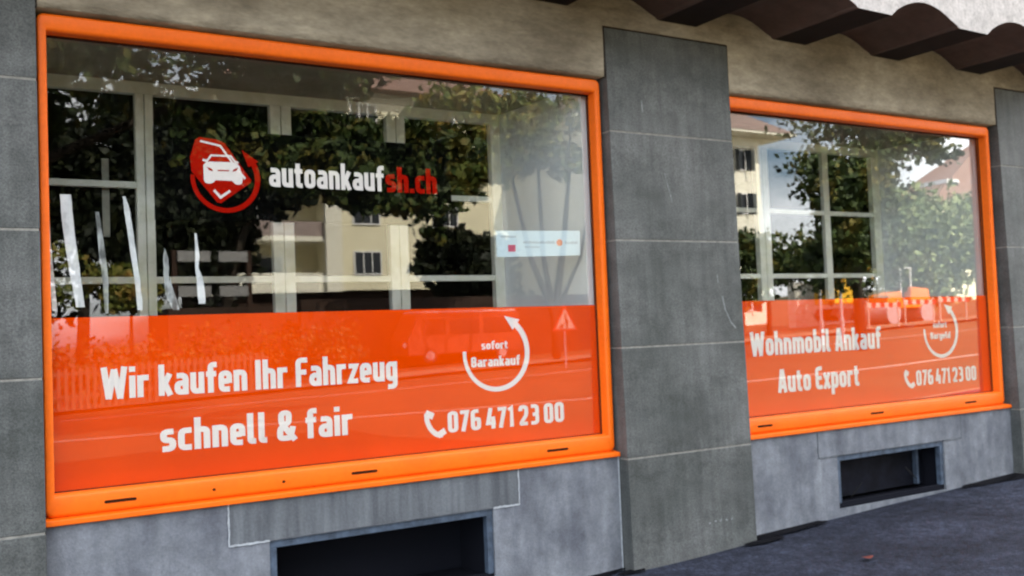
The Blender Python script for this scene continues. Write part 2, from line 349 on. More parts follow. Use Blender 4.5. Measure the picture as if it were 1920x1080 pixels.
# plinth with cellar openings
def plinth(x0, x1, ox0, ox1, oz0, oz1, key, caulk):
    p = MB(); yb = .5; y = -.012; zt = ZB-.001; zb = -.9
    p.box(x0, ox0, y, yb, zb, zt); p.box(ox1, x1, y, yb, zb, zt); p.box(ox0, ox1, y, yb, zb, oz0)
    p.box(ox0, ox1, y, yb, oz1, zt)
    pl = p.build('plinth', key, B)
    l = MB(); lx0, lx1 = caulk; l.box(lx0, lx1, y-.004, y+.002, oz1+.006, zt-.0005); l.build('lintel', 'lintel' if x0 < 2 else key, pl)
    def cline(xa, za, xb, zb_, wd=.011):
        c = MB(); n = 12
        for i in range(n):
            t0, t1 = i/n, (i+1)/n; j = lambda t: .004*noise.noise(Vector((xa+t*7, za*3, 1+t*9)))
            wv = wd*(.7+.6*abs(noise.noise(Vector((t0*5, xa, za)))))
            if abs(xb-xa) > abs(zb_-za):
                c.add([(xa+(xb-xa)*t0, y-.006, za+j(t0)-wv/2), (xa+(xb-xa)*t1, y-.006, za+j(t1)-wv/2), (xa+(xb-xa)*t1, y-.006, za+j(t1)+wv/2), (xa+(xb-xa)*t0, y-.006, za+j(t0)+wv/2)], [(0, 1, 2, 3)])
            else:
                c.add([(xa+j(t0)-wv/2, y-.006, za+(zb_-za)*t0), (xa+j(t0)+wv/2, y-.006, za+(zb_-za)*t0), (xa+j(t1)+wv/2, y-.006, za+(zb_-za)*t1), (xa+j(t1)-wv/2, y-.006, za+(zb_-za)*t1)], [(0, 1, 2, 3)])
        c.build('sealant_line', 'caulk' if x0 < 2 else 'lintel', pl)
    cline(lx0, zt, lx0, oz1+.002); cline(lx1, zt, lx1, oz1+.002); cline(lx0, oz1+.004, ox0, oz1+.004, .014); cline(ox1, oz1+.004, lx1, oz1+.004, .014)
    cw = tag(bpy.data.objects.new('cellar_window', None)); C.objects.link(cw); cw.parent = B
    f = MB(); fw = .045
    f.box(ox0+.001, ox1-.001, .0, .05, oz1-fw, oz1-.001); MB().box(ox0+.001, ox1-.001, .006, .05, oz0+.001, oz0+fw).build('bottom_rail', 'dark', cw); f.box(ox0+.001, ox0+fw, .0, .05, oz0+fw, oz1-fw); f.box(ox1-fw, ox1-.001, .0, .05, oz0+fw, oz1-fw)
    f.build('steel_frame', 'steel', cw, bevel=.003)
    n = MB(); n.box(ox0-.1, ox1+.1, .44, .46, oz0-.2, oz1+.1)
    n.box(ox0+.001, ox0+.012, .051, .44, oz0, oz1); n.box(ox1-.012, ox1-.001, .051, .44, oz0, oz1); n.box(ox0+.013, ox1-.013, .051, .44, oz0+.001, oz0+.008); n.box(ox0+.013, ox1-.013, .051, .44, oz1-.008, oz1-.001); n.build('shaft_shade_lining', 'dark', cw)  # near-black lining added over the reveals, recess shade put into its colour
    if x0 > 2:
        g = MB()
        g.tube([(ox0+.35, .17, oz0+.03), (ox0+.42, .10, oz0+.16)], .004, 6); g.build('cable', 'rubber', cw); g = MB(); g.tube([(ox1-.38, .30, oz1-.06), (ox1-.2, .14, oz0+.1)], .005, 6)
        g.build('cable', 'rubber', cw)
        MB().box(ox0+fw, ox1-fw, .2, .205, oz0+fw, oz1-fw).build('pane', 'cellar_pane', cw)
        MB().box(ox1-.17, ox1-.14, .16, .2, oz0+.05, oz1-.05).build('grille_bar', 'steel', cw)
plinth(.0, 3.712, 1.17, 2.665, -.13, .336, 'concrete', (.937, 2.865))
plinth(4.908, 8.402, 5.965, 7.37, -.085, .352, 'concrete', (5.74, 7.62))
# seam of sealant beside the middle pillar
MB().box(3.6985, 3.706, -.018, -.005, -.5, ZB-.002).build('sealant_line', 'caulk', B)

# display boxes and inner windows
YI = 1.17
for k, (a, b) in enumerate(W):
    d = tag(bpy.data.objects.new('display_box', None)); C.objects.link(d); d.parent = B
    xr0, xr1 = (3.612, 3.533) if k == 0 else (8.292, 8.2)
    xl = a+.03
    MB().add([(xr0, .142, .7), (xr1, YI+.06, .7), (xr1, YI+.06, 3.262), (xr0, .142, 3.262), (xr0+.05, .142, .7), (xr1+.05, YI+.06, .7), (xr1+.05, YI+.06, 3.262), (xr0+.05, .142, 3.262)],
        [(0, 1, 2, 3), (7, 6, 5, 4), (0, 4, 5, 1), (3, 2, 6, 7), (1, 5, 6, 2), (4, 0, 3, 7)]).build('right_wall', 'inner_wall', d)
    MB().box(xl-.03, xl, .142, YI+.06, .7, 3.262).build('left_wall', 'inner_wall', d)
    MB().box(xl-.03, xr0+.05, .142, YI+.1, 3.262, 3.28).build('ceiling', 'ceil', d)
    MB().box(xl-.03, xr0+.05, .142, YI+.1, .68, .70).build('floor', 'white_paint', d)
    iw = tag(bpy.data.objects.new('inner_window', None)); C.objects.link(iw); iw.parent = B
    fr = MB(); xe = 3.533 if k == 0 else 8.195
    fr.box(xl, xe, YI, YI+.06, 3.178, 3.261); fr.box(xl, xe, YI, YI+.06, .70, .80)
    if k == 0: posts = [(.703, .758), (.764, .818), (1.622, 1.698), (1.704, 1.778), (2.528, 2.602), (2.608, 2.68), (3.442, 3.5325)]
    else: posts = [(4.95, 5.0), (6.402, 6.478), (6.484, 6.56), (8.08, 8.194)]
    for (p, q) in posts: fr.box(p, q, YI, YI+.06, .80, 3.178)
    fr.build('frame', 'white_paint', iw, bevel=.004)
    spans = [(xl, .703), (.818, 1.622), (1.778, 2.528), (2.68, 3.442)] if k == 0 else [(5.0, 6.402), (6.56, 7.335), (7.42, 8.08)]
    bars = MB()
    for (p, q) in spans:
        for (z0, z1) in ((2.542, 2.585), (1.905, 1.95)): MB().box(p, q, YI+.01, YI+.045, z0, z1).build('glazing_bar', 'white_paint', iw, bevel=.003)
    if k == 1:
        MB().box(7.335, 7.42, YI+.008, YI+.05, .80, 3.178).build('mullion', 'white_paint', iw, bevel=.003)
    else:
        MB().box(.498, .542, YI+.065, YI+.08, 2.22, 2.74).build('hanging_lath', 'lath', iw)
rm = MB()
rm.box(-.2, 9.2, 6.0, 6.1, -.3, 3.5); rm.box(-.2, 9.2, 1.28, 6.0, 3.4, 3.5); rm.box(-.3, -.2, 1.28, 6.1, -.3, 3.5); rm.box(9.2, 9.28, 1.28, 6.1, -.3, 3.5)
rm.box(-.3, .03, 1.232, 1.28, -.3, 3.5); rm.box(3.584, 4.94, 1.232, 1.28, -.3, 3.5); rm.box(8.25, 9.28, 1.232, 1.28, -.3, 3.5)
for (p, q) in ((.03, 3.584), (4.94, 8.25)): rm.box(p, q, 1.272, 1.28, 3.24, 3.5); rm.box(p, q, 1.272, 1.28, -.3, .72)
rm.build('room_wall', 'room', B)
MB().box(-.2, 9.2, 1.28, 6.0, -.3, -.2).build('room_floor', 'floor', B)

# corrugated canopy
def canopy():
    prof = []
    x = -7.8+.0; per = 1.2; k0 = int((x-4.2)/per)-1
    pts = []
    kk = -10
    while 4.2+kk*per < 10.2:
        fx = 4.2+kk*per
        if fx > -8:
            pts += [(fx, 3.80), (fx+.012, 3.786), (fx+.035, 3.78), (fx+.40, 3.776)]
            for i in range(1, 12):
                t = i/12; pts.append((fx+.40+.80*t, 3.782+.145*math.sin(PI*t)**.85))
        kk += 1
    pts = [p for p in pts if p[0] < 9.7]
    YO = -.9; zt = 4.42
    v = []; f = []; mi = []
    n = len(pts)
    for (px, pz) in pts: v += [(px, YF-.001, pz), (px, YO, pz), (px, YO, zt)]
    b = MB()
    b.v = v
    for i in range(n-1):
        a0, a1 = i*3, (i+1)*3
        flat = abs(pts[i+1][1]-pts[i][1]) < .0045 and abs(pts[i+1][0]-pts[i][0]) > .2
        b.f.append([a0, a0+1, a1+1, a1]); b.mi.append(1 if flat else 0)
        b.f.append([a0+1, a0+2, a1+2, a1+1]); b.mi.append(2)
    b.m = 2; xa, xb = pts[0][0], pts[-1][0]
    b.add([(xa, YO, zt), (xb, YO, zt), (xb, YF, zt+.1), (xa, YF, zt+.1)], [(0, 1, 2, 3)])
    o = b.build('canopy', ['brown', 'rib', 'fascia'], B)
    return o
canopy()

# ------------------------------------------------------------------ lettering
GL = {}
def g(ch, w, *s): GL[ch] = (w, s)
l_, h_, b_, r_ = .085, .615, .085, .335
g('a', .42, (0, [(.07, h_), (r_, h_), (r_, 0)]), (0, [(r_, .37), (l_, .37), (l_, b_), (r_, b_)]))
g('u', .42, (0, [(l_, .7), (l_, b_), (r_, b_), (r_, .7)]), (0, [(r_, .2), (r_, 0)]))
g('n', .42, (0, [(l_, 0), (l_, .7)]), (0, [(l_, h_), (r_, h_), (r_, 0)]))
g('h', .42, (0, [(l_, 0), (l_, 1)]), (0, [(l_, h_), (r_, h_), (r_, 0)]))
g('r', .34, (0, [(l_, 0), (l_, .7)]), (0, [(l_, .53), (.16, h_), (.33, h_)]))
g('k', .41, (0, [(l_, 0), (l_, 1)]), (2, [(.33, .70), (.14, .30)]), (2, [(.17, .42), (.34, 0)]))
g('f', .33, (0, [(.34, .915), (.145, .915), (.145, 0)]), (0, [(0, h_), (.32, h_)]))
g('e', .42, (0, [(.35, b_), (l_, b_), (l_, h_), (r_, h_), (r_, .28)]), (0, [(r_-.02, .35), (l_, .35)]))
g('i', .17, (0, [(l_, 0), (l_, .7)]), (0, [(l_, .82), (l_, .99)]))
g('I', .18, (0, [(l_, 0), (l_, 1)]))
g('l', .25, (0, [(l_, 1), (l_, b_), (.24, b_)]))
g('W', .74, (2, [(.08, 1), (.215, 0)]), (2, [(.205, 0), (.37, .93)]), (2, [(.37, .93), (.535, 0)]), (2, [(.525, 0), (.66, 1)]))
g('F', .40, (0, [(.40, .915), (l_, .915), (l_, 0)]), (0, [(l_, .50), (.36, .50)]))
g('z', .38, (2, [(.03, h_), (.30, h_), (.075, b_), (.36, b_)]))
g('g', .42, (1, [(r_, h_), (l_, h_), (l_, b_), (r_, b_)]), (0, [(r_, .7), (r_, -.20), (.06, -.20)]))
g('s', .40, (0, [(.35, h_), (l_, h_), (l_, .355), (.325, .355), (.325, b_), (.05, b_)]))
g('c', .37, (0, [(.36, h_), (l_, h_), (l_, b_), (.36, b_)]))
g('&', .56, (0, [(.53, 0), (.13, .58), (.13, .915), (.35, .915), (.35, .70)]), (0, [(.35, .74), (.34, .60), (l_, .42), (l_, b_), (.30, b_)]), (0, [(.26, b_), (.38, b_), (.47, .46)]))
g('o', .42, (1, [(l_, h_), (l_, b_), (r_, b_), (r_, h_)]))
g('b', .42, (0, [(l_, 0), (l_, 1)]), (1, [(l_, h_), (l_, b_), (r_, b_), (r_, h_)]))
g('d', .42, (0, [(r_, 0), (r_, 1)]), (1, [(l_, h_), (l_, b_), (r_, b_), (r_, h_)]))
g('p', .42, (0, [(l_, -.28), (l_, .7)]), (1, [(l_, h_), (l_, b_), (r_, b_), (r_, h_)]))
g('m', .63, (0, [(l_, 0), (l_, .7)]), (0, [(l_, h_), (.315, h_), (.315, 0)]), (0, [(.315, h_), (.545, h_), (.545, 0)]))
g('A', .47, (2, [(.07, 0), (.215, 1)]), (2, [(.255, 1), (.40, 0)]), (0, [(.11, .26), (.36, .26)]))
g('t', .32, (0, [(.13, .90), (.13, b_), (.30, b_)]), (0, [(0, h_), (.30, h_)]))
g('E', .39, (0, [(.38, .915), (l_, .915), (l_, b_), (.38, b_)]), (0, [(l_, .50), (.35, .50)]))
g('x', .39, (2, [(.05, .7), (.34, 0)]), (2, [(.34, .7), (.05, 0)]))
g('B', .43, (1, [(l_, .915), (l_, .51), (r_, .51), (r_, .915)]), (1, [(l_, .51), (l_, b_), (.345, b_), (.345, .51)]))
g('.', .17, (0, [(l_, 0), (l_, .17)]))
g('0', .43, (1, [(l_, .915), (l_, b_), (.345, b_), (.345, .915)]))
g('7', .39, (2, [(.02, .915), (.31, .915), (.13, 0)]))
g('6', .43, (0, [(.34, .915), (l_, .915), (l_, b_), (.345, b_), (.345, .40)]), (0, [(.345, .38), (.345, .53), (l_, .53)]))
g('4', .42, (2, [(.20, 1), (.07, .27), (.41, .27)]), (0, [(.30, .58), (.30, 0)]))
g('1', .27, (2, [(.02, .83), (.165, .94), (.165, 0)]))
g('2', .41, (0, [(.06, .72), (.06, .915), (.325, .915), (.325, .52), (.09, .14), (.09, .085), (.38, .085)]))
g('3', .42, (0, [(.06, .915), (.335, .915), (.335, .51), (.13, .51)]), (0, [(.13, .50), (.335, .50), (.335, b_), (.05, b_)]))
def rounded(pts, closed, r):
    n = len(pts); o = []
    for i, p in enumerate(pts):
        if not closed and i in (0, n-1): o.append(p); continue
        a = Vector(pts[i-1]); c = Vector(pts[(i+1) % n]); p = Vector(p)
        d0 = (a-p); d1 = (c-p); q = min(r, d0.length*.48, d1.length*.48)
        s = p+d0.normalized()*q; e = p+d1.normalized()*q
        for t in (0, .25, .5, .75, 1): o.append(tuple(s*(1-t)**2+p*2*t*(1-t)+e*t*t))
    return o
def strip(pts, closed, hw):
    n = len(pts); P = [Vector(p) for p in pts]; L_, R_ = [], []
    for i in range(n):
        if closed or 0 < i < n-1: d0 = (P[i]-P[i-1]); d1 = (P[(i+1) % n]-P[i])
        elif i == 0: d0 = d1 = P[1]-P[0]
        else: d0 = d1 = P[-1]-P[-2]
        if d0.length < 1e-6: d0 = d1
        if d1.length < 1e-6: d1 = d0
        d0 = d0.normalized(); d1 = d1.normalized(); n0 = Vector((-d0.y, d0.x)); n1 = Vector((-d1.y, d1.x))
        m = (n0+n1); m = m.normalized() if m.length > .1 else n0
        k = hw/max(.62, m.dot(n0)); L_.append(P[i]+m*k); R_.append(P[i]-m*k)
    return L_, R_
def text_mesh(b, s, x0, x1, z, cap, y, wt=.178, gap=.058, sp=.22):
    pen = 0; runs = []
    for ch in s:
        if ch == ' ': pen += sp; continue
        w_, st = GL[ch]; runs.append((pen, st)); pen += w_+gap
    tot = pen-gap; sx = (x1-x0)/tot; q = 0
    for (p, st) in runs:
        for j, (mode, pts) in enumerate(st):
            rp_ = pts if mode == 2 else rounded(pts, mode == 1, .13)
            A, D = strip(rp_, mode == 1, wt/2)
            yy = y-.0003*j; vs = [(x0+(p+v.x)*sx, yy, z+v.y*cap) for v in A]+[(x0+(p+v.x)*sx, yy, z+v.y*cap) for v in D]
            n = len(A); m = n if mode == 1 else n-1
            b.add(vs, [(n+i, n+(i+1) % n, (i+1) % n, i) for i in range(m)])
    return b
def arc_strip(cx, cz, r, t0, t1, w0, w1, y, n=48):
    b = MB(); vs = []; fs = []
    for i in range(n+1):
        t = math.radians(t0+(t1-t0)*i/n); w_ = w0+(w1-w0)*i/n
        vs += [(cx+(r-w_/2)*math.cos(t), y, cz+(r-w_/2)*math.sin(t)), (cx+(r+w_/2)*math.cos(t), y, cz+(r+w_/2)*math.sin(t))]
    for i in range(n): fs.append((2*i, 2*i+1, 2*i+3, 2*i+2))
    return b.add(vs, fs)
def flat(b, pts, y): b.add([(x, y, z) for x, z in pts], [tuple(range(len(pts)))]); return b
def ring_arrow(cx, cz, r, parent, key, y, s=1, a1=412, w0=.026, w1=.042, tipa=434):
    b = arc_strip(cx, cz, r, 176, a1, w0*s, w1*s, y)
    ta = math.radians(a1-4); base = [(cx+(r-.044*s)*math.cos(ta), cz+(r-.044*s)*math.sin(ta)), (cx+(r+.042*s)*math.cos(ta), cz+(r+.05*s)*math.sin(ta))]
    tt = math.radians(tipa); tip = (cx+(r+.012*s)*math.cos(tt), cz+(r+.012*s)*math.sin(tt))
    b.add([(base[0][0], y-.0004, base[0][1]), (base[1][0], y-.0004, base[1][1]), (tip[0], y-.0004, tip[1])], [(0, 1, 2)])
    return b.build('arrow_ring', key, parent)
def phone(x0, z0, x1, z1, parent, y):
    # handset: a bowed grip between two ear pieces, from top left to bottom right
    w_, h = x1-x0, z1-z0
    P = lambda u, v: (x0+u*w_, z0+v*h)
    c = [P(.16, .93), P(.17, .62), P(.34, .33), P(.60, .13), P(.86, .12)]
    b = MB(); A, D = strip(rounded(c, False, .05), False, .017)
    n = len(A); b.add([(v.x, y, v.y) for v in A]+[(v.x, y, v.y) for v in D], [(n+i, n+i+1, i+1, i) for i in range(n-1)])
    for (u0, v0, u1, v1) in ((.12, .95, .46, .80), (.62, .22, .92, .34)):
        A, D = strip([P(u0, v0), P(u1, v1)] if u0 < .5 else [P(.64, .10), P(.98, .26)], False, .021)
        b.add([(v.x, y-.0004, v.y) for v in A]+[(v.x, y-.0004, v.y) for v in D], [(2, 3, 1, 0)])
    return b.build('phone_icon', 'vinyl', parent)

YV = .1015
FILM = []
for k, (x0, x1) in enumerate(((.05, 3.64), (4.965, 8.296))):
    f = MB(); f.box(x0, x1, .1035, .1045, .725, 1.660)
    o = f.build('window_film', 'film', B); FILM.append(o)
o = FILM[0]
text_mesh(MB(), 'Wir kaufen Ihr Fahrzeug', .296, 2.062, 1.208, .175, YV).build('lettering', 'vinyl', o)
text_mesh(MB(), 'schnell & fair', .600, 1.750, .893, .180, YV, gap=.065).build('lettering', 'vinyl', o)
text_mesh(MB(), '076 471 23 00', 2.412, 3.330, .845, .138, YV, sp=.16, gap=.075).build('lettering', 'vinyl', o)
ring_arrow(2.800, 1.352, .246, o, 'vinyl', YV, 1.0)
text_mesh(MB(), 'sofort', 2.685, 2.892, 1.378, .056, YV).build('small_lettering', 'vinyl', o)
text_mesh(MB(), 'Barankauf', 2.603, 2.985, 1.262, .068, YV).build('small_lettering', 'vinyl', o)
phone(2.233, .815, 2.395, .995, o, YV)
o = FILM[1]
text_mesh(MB(), 'Wohnmobil Ankauf', 5.154, 6.735, 1.215, .195, YV).build('lettering', 'vinyl', o)
text_mesh(MB(), 'Auto Export', 5.443, 6.426, .905, .19, YV).build('lettering', 'vinyl', o)
text_mesh(MB(), '076 471 23 00', 7.190, 8.075, .855, .138, YV, sp=.16, gap=.075).build('lettering', 'vinyl', o)
ring_arrow(7.580, 1.345, .238, o, 'vinyl', YV, 1.0)
text_mesh(MB(), 'sofort', 7.470, 7.672, 1.37, .056, YV).build('small_lettering', 'vinyl', o)
text_mesh(MB(), 'Bargeld', 7.424, 7.715, 1.268, .062, YV).build('small_lettering', 'vinyl', o)
phone(7.015, .835, 7.165, .998, o, YV)

# black sign with the car emblem, hung behind the pane
SG = thing('logo_sign', 'black sign behind the glass with red price tag car emblem and white lettering', 'sign')
MB().box(.60, 2.50, .1035, .110, 2.205, 2.742).build('black_panel', 'black', SG)
text_mesh(MB(), 'autoankauf', 1.264, 2.014, 2.420, .165, YV, gap=.05, wt=.165).build('lettering', 'vinyl', SG)
text_mesh(MB(), 'sh.ch', 2.026, 2.392, 2.418, .165, YV, wt=.18).build('red_lettering', 'redvinyl', SG)
ZC = lambda X, Y: (1.006+((340+X/3.69)-422)*.00313, 2.256+(398+.048*((340+X/3.69)-418)-(230+Y/3.69))*.00309)
em = MB()
flat(em, [ZC(*p) for p in [(100, 108), (130, 90), (255, 108), (300, 132), (478, 392), (474, 412), (262, 556), (238, 548), (70, 330), (62, 230)]][::-1], YV+.0012)
tagm = em.build('price_tag', 'redvinyl', SG)
ring_arrow(1.004, 2.458, .190, SG, 'redvinyl', YV+.0002, .8, 392, .030, .042, 420)
wl_ = MB()
def zline(pts, hw, y, b, closed=False):
    q = [ZC(*p) for p in pts]; A, D = strip(q, closed, hw); n = len(A)
    b.add([(v.x, y, v.y) for v in A]+[(v.x, y, v.y) for v in D], [(n+i, n+(i+1) % n, (i+1) % n, i) for i in range(n if closed else n-1)])
zline([(132, 118), (268, 150), (345, 262), (436, 384)], .006, YV-.0002, wl_)
zline([(218, 462), (262, 514), (330, 468)], .0075, YV-.0002, wl_)
wl_.build('tag_outline', 'vinyl', SG)
car = MB()
flat(car, [ZC(*p) for p in [(150, 285), (168, 268), (190, 262), (355, 266), (385, 276), (402, 300), (420, 384), (412, 418), (392, 426), (368, 422), (345, 398), (232, 392), (212, 412), (186, 418), (160, 410), (150, 390)]][::-1], YV)
zline([(168, 268), (205, 218), (338, 222), (372, 268)], .0055, YV-.0004, car)
zline([(146, 250), (172, 256)], .007, YV-.0006, car); zline([(368, 262), (392, 270)], .006, YV-.0006, car)
car.build('car_emblem', 'vinyl', SG)
lp = MB(); flat(lp, [ZC(*p) for p in [(172, 298), (205, 312), (216, 330), (188, 322)]][::-1], YV-.001); flat(lp, [ZC(*p) for p in [(388, 304), (358, 316), (346, 334), (376, 326)]][::-1], YV-.001)
zline([(245, 324), (326, 326)], .0035, YV-.001, lp); lp.build('car_lamp_cutout', 'redvinyl', SG)

# pale card on the inside of the pane
CDX = thing('notice_card', 'pale blue printed card on the glass, beside the right end of the first window', 'card')
cb = MB(); cb.add([(2.833, YV+.001, 2.002), (3.527, YV+.001, 2.018), (3.536, YV+.001, 2.196), (2.832, YV+.001, 2.184), (2.833, YV+.003, 2.002), (3.527, YV+.003, 2.018), (3.536, YV+.003, 2.196), (2.832, YV+.003, 2.184)],
       [(0, 1, 2, 3), (7, 6, 5, 4), (0, 4, 5, 1), (1, 5, 6, 2), (2, 6, 7, 3), (3, 7, 4, 0)]); cb.build('card_sheet', 'card', CDX)
c1 = MB(); flat(c1, [(2.925, 2.040), (2.985, 2.041), (2.985, 2.088), (2.925, 2.087)], YV); c1.build('red_square', 'pinkred', CDX)
c2 = MB(); flat(c2, [(3.352+.026*math.cos(t*PI/8), 2.108+.024*math.sin(t*PI/8)) for t in range(16)], YV); c2.build('orange_dot', 'cardorange', CDX)
c3 = MB()
for i in range(22):
    xa = 3.05+i*.0122; h = .010+.012*random.random(); flat(c3, [(xa, 2.100), (xa+.008, 2.100), (xa+.008, 2.100+h), (xa, 2.100+h)], YV)
for i in range(9):
    xa = 3.40+i*.0125; h = .012+.010*random.random(); flat(c3, [(xa, 2.100), (xa+.008, 2.100), (xa+.008, 2.100+h), (xa, 2.100+h)], YV)
for i in range(11): xa = 2.87+i*.0115; flat(c3, [(xa, 2.138), (xa+.008, 2.138), (xa+.008, 2.150), (xa, 2.150)], YV)
for i in range(14): xa = 3.06+i*.009; flat(c3, [(xa, 2.070), (xa+.006, 2.070), (xa+.006, 2.078), (xa, 2.078)], YV)
c3.build('grey_print', 'cardgrey', CDX)

# strips of old tape on the inside of the first pane
tapes = [
 ('broad white tape strip on the glass, leaning, widest of the strips', 'tape', [(.109, .164, 2.33), (.121, .177, 2.14), (.140, .196, 1.98), (.154, .206, 1.88), (.180, .222, 1.716)]),
 ('greyish crumpled tape strip above the lettering W, third from the orange frame', 'thin_tape', [(.288, .304, 2.24), (.298, .33, 2.05), (.314, .346, 1.88), (.322, .344, 1.74), (.326, .342, 1.678)]),
 ('long curved white tape strip just left of the first white inner post', 'tape', [(.430, .446, 2.33), (.438, .468, 2.24), (.452, .484, 2.12), (.478, .508, 1.91), (.496, .524, 1.692)]),
 ('white tape strip against the left upright of the orange frame', 'tape', [(.049, .052, 2.25), (.049, .064, 2.0), (.050, .074, 1.86), (.062, .086, 1.70)]),
 ('short pale tape strip widening downwards right of the first inner post', 'thin_tape', [(.648, .652, 2.04), (.640, .670, 1.98), (.640, .670, 1.88), (.648, .70, 1.78), (.686, .722, 1.690)]),
 ('short white tape strip on the glass directly below the red price tag emblem', 'tape', [(.818, .830, 2.13), (.819, .843, 2.0), (.816, .835, 1.93), (.822, .858, 1.875), (.826, .870, 1.78), (.832, .868, 1.722)]),
]
for (lb, mt, pts) in tapes:
    n = len(pts); fine = []
    for i in range(n-1):
        for t in (0, .25, .5, .75): fine.append(tuple(pts[i][j]*(1-t)+pts[i+1][j]*t for j in range(3)))
    fine.append(pts[-1]); b = MB(); vs = []
    for (xa, xb, z) in fine:
        ja = .0035*noise.noise(Vector((z*40, xa, 0))); jb = .0035*noise.noise(Vector((z*40, xb, 3)))
        vs += [(xa+ja, .1055, z), (xb+jb, .1055, z), (xa+ja, .1075, z), (xb+jb, .1075, z)]
    fs = []
    for i in range(len(fine)-1): c = i*4; fs += [(c+4, c+5, c+1, c), (c+2, c+3, c+7, c+6), (c, c+2, c+6, c+4), (c+1, c+5, c+7, c+3)]
    b.add(vs, fs); tag(b.build('tape_strip', mt), lb, 'tape', 'strips of old tape on the first window')

# small details on the ground and pillar
def blob(cx, cy, rx, ry, seed, dz=.004, n=28):
    p = []
    for i in range(n):
        t = 2*PI*i/n; q = 1+.35*noise.noise(Vector((math.cos(t)*1.7+seed, math.sin(t)*1.7, seed))); x = cx+rx*q*math.cos(t); y = cy+ry*q*math.sin(t)
        p.append((x, y, ground_z(x)+dz+.012))
    return p
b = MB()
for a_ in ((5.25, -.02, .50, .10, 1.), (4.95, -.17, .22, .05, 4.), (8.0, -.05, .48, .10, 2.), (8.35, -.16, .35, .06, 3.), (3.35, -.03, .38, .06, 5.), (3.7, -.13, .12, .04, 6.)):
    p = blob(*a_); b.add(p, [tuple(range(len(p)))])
tag(b.build('gap_shade_patch', 'gap_shade'), kind='structure')  # black sheets on the asphalt, painting the shadow of the gap under the plinth
lf = MB()
p = [(math.cos(2*PI*i/12)*.045*(1+.35*math.cos(6*PI*i/12)), math.sin(2*PI*i/12)*.030) for i in range(12)]
lx, ly = 5.02, -1.05
lf.add([(lx+u, ly+v, ground_z(lx)+.026+.1*abs(u)) for u, v in p], [tuple(range(12))])
tag(lf.build('fallen_leaf', 'dryleaf'), 'small dry red-brown leaf lying on the dark asphalt', 'leaf')
pl = [o for o in bpy.data.objects if o.name.startswith('pillar')][1]
def scr(pts, hw):
    sc = MB()
    A, D = strip(pts, False, hw); n = len(A); f_ = lambda v: (v.x, pil_y(v.y)-.0015, v.y)
    sc.add([f_(v) for v in A]+[f_(v) for v in D], [(n+i, n+i+1, i+1, i) for i in range(n-1)]); sc.build('scratch', 'scratch', pl)
scr([(4.70, 1.70), (4.72, 1.60), (4.77, 1.50), (4.82, 1.45)], .006); scr([(4.66, 1.86), (4.665, 1.80)], .004)
for i in range(5): x = 4.43+i*.055; scr([(x, .02+.008*(i % 2)), (x+.02, .02+.008*(i % 3))], .006)
scr([(4.02, 3.15), (4.025, 3.06)], .006); scr([(4.2, 2.62), (4.26, 2.40)], .003)

# ------------------------------------------------------------------ the street opposite, seen in the glass
def foliage(name, key, parent, clumps, leaf, seed, bend=.25):
    rg = np.random.default_rng(seed); V = []; F = []
    for (cx, cy, cz, rx, ry, rz, n) in clumps:
        d = rg.normal(size=(n, 3)); d /= np.linalg.norm(d, axis=1)[:, None]
        rad = rg.random(n)**.45
        wob = 1+.28*np.sin(d[:, 0]*5+cx)+.22*np.sin(d[:, 2]*7+cz*2)
        c = np.stack([cx+d[:, 0]*rx*rad*wob, cy+d[:, 1]*ry*rad*wob, cz+d[:, 2]*rz*rad*wob], 1)
        a = rg.normal(size=(n, 3)); a /= np.linalg.norm(a, axis=1)[:, None]
        bb = np.cross(a, rg.normal(size=(n, 3))); bb /= np.linalg.norm(bb, axis=1)[:, None]
        s = leaf*(.55+.9*rg.random(n))[:, None]
        q = np.stack([c-a*s*.5, c+bb*s*.32, c+a*s*.5, c-bb*s*.32], 1); V.append(q.reshape(-1, 3))
    V = np.concatenate(V); nf = len(V)//4
    me = bpy.data.meshes.new(name); me.vertices.add(len(V)); me.vertices.foreach_set('co', V.ravel())
    me.loops.add(nf*4); me.loops.foreach_set('vertex_index', np.arange(nf*4, dtype=np.int32))
    me.polygons.add(nf); me.polygons.foreach_set('loop_start', np.arange(0, nf*4, 4, dtype=np.int32)); me.update(calc_edges=True)
    me.materials.append(M[key]); o = bpy.data.objects.new(name, me); C.objects.link(o); o.parent = parent; return o
def tree(name, label, key, base, stems, clumps, leaf, seed, bark='bark', group='trees across the street'):
    t = thing(name, label, 'tree', group)
    tb = MB()
    for s in stems: tb.tube([(x, y, z) for x, y, z, r in s], [r for x, y, z, r in s], 8)
    tb.build('trunk', bark, t, smooth=True)
    foliage('crown', key, t, clumps, leaf, seed); return t
def auto_clumps(cx, cy, cz, rx, ry, rz, k, n, seed, frac=.42):
    rg = random.Random(seed); o = []
    for i in range(k):
        u = Vector((rg.gauss(0, 1), rg.gauss(0, 1), rg.gauss(0, 1))).normalized()*(rg.random()**.5)*.8
        f = frac*(.6+.7*rg.random()); o.append((cx+u.x*rx, cy+u.y*ry, cz+u.z*rz, rx*f, ry*f, rz*f*.8, n))
    return o
def limb(x, y, z0, x1, y1, z1, r):
    return [(x, y, z0, r), (x+(x1-x)*.3+.1, y+(y1-y)*.3, z0+(z1-z0)*.4, r*.75), (x+(x1-x)*.7, y+(y1-y)*.7, z0+(z1-z0)*.75, r*.5), (x1, y1, z1, r*.22)]
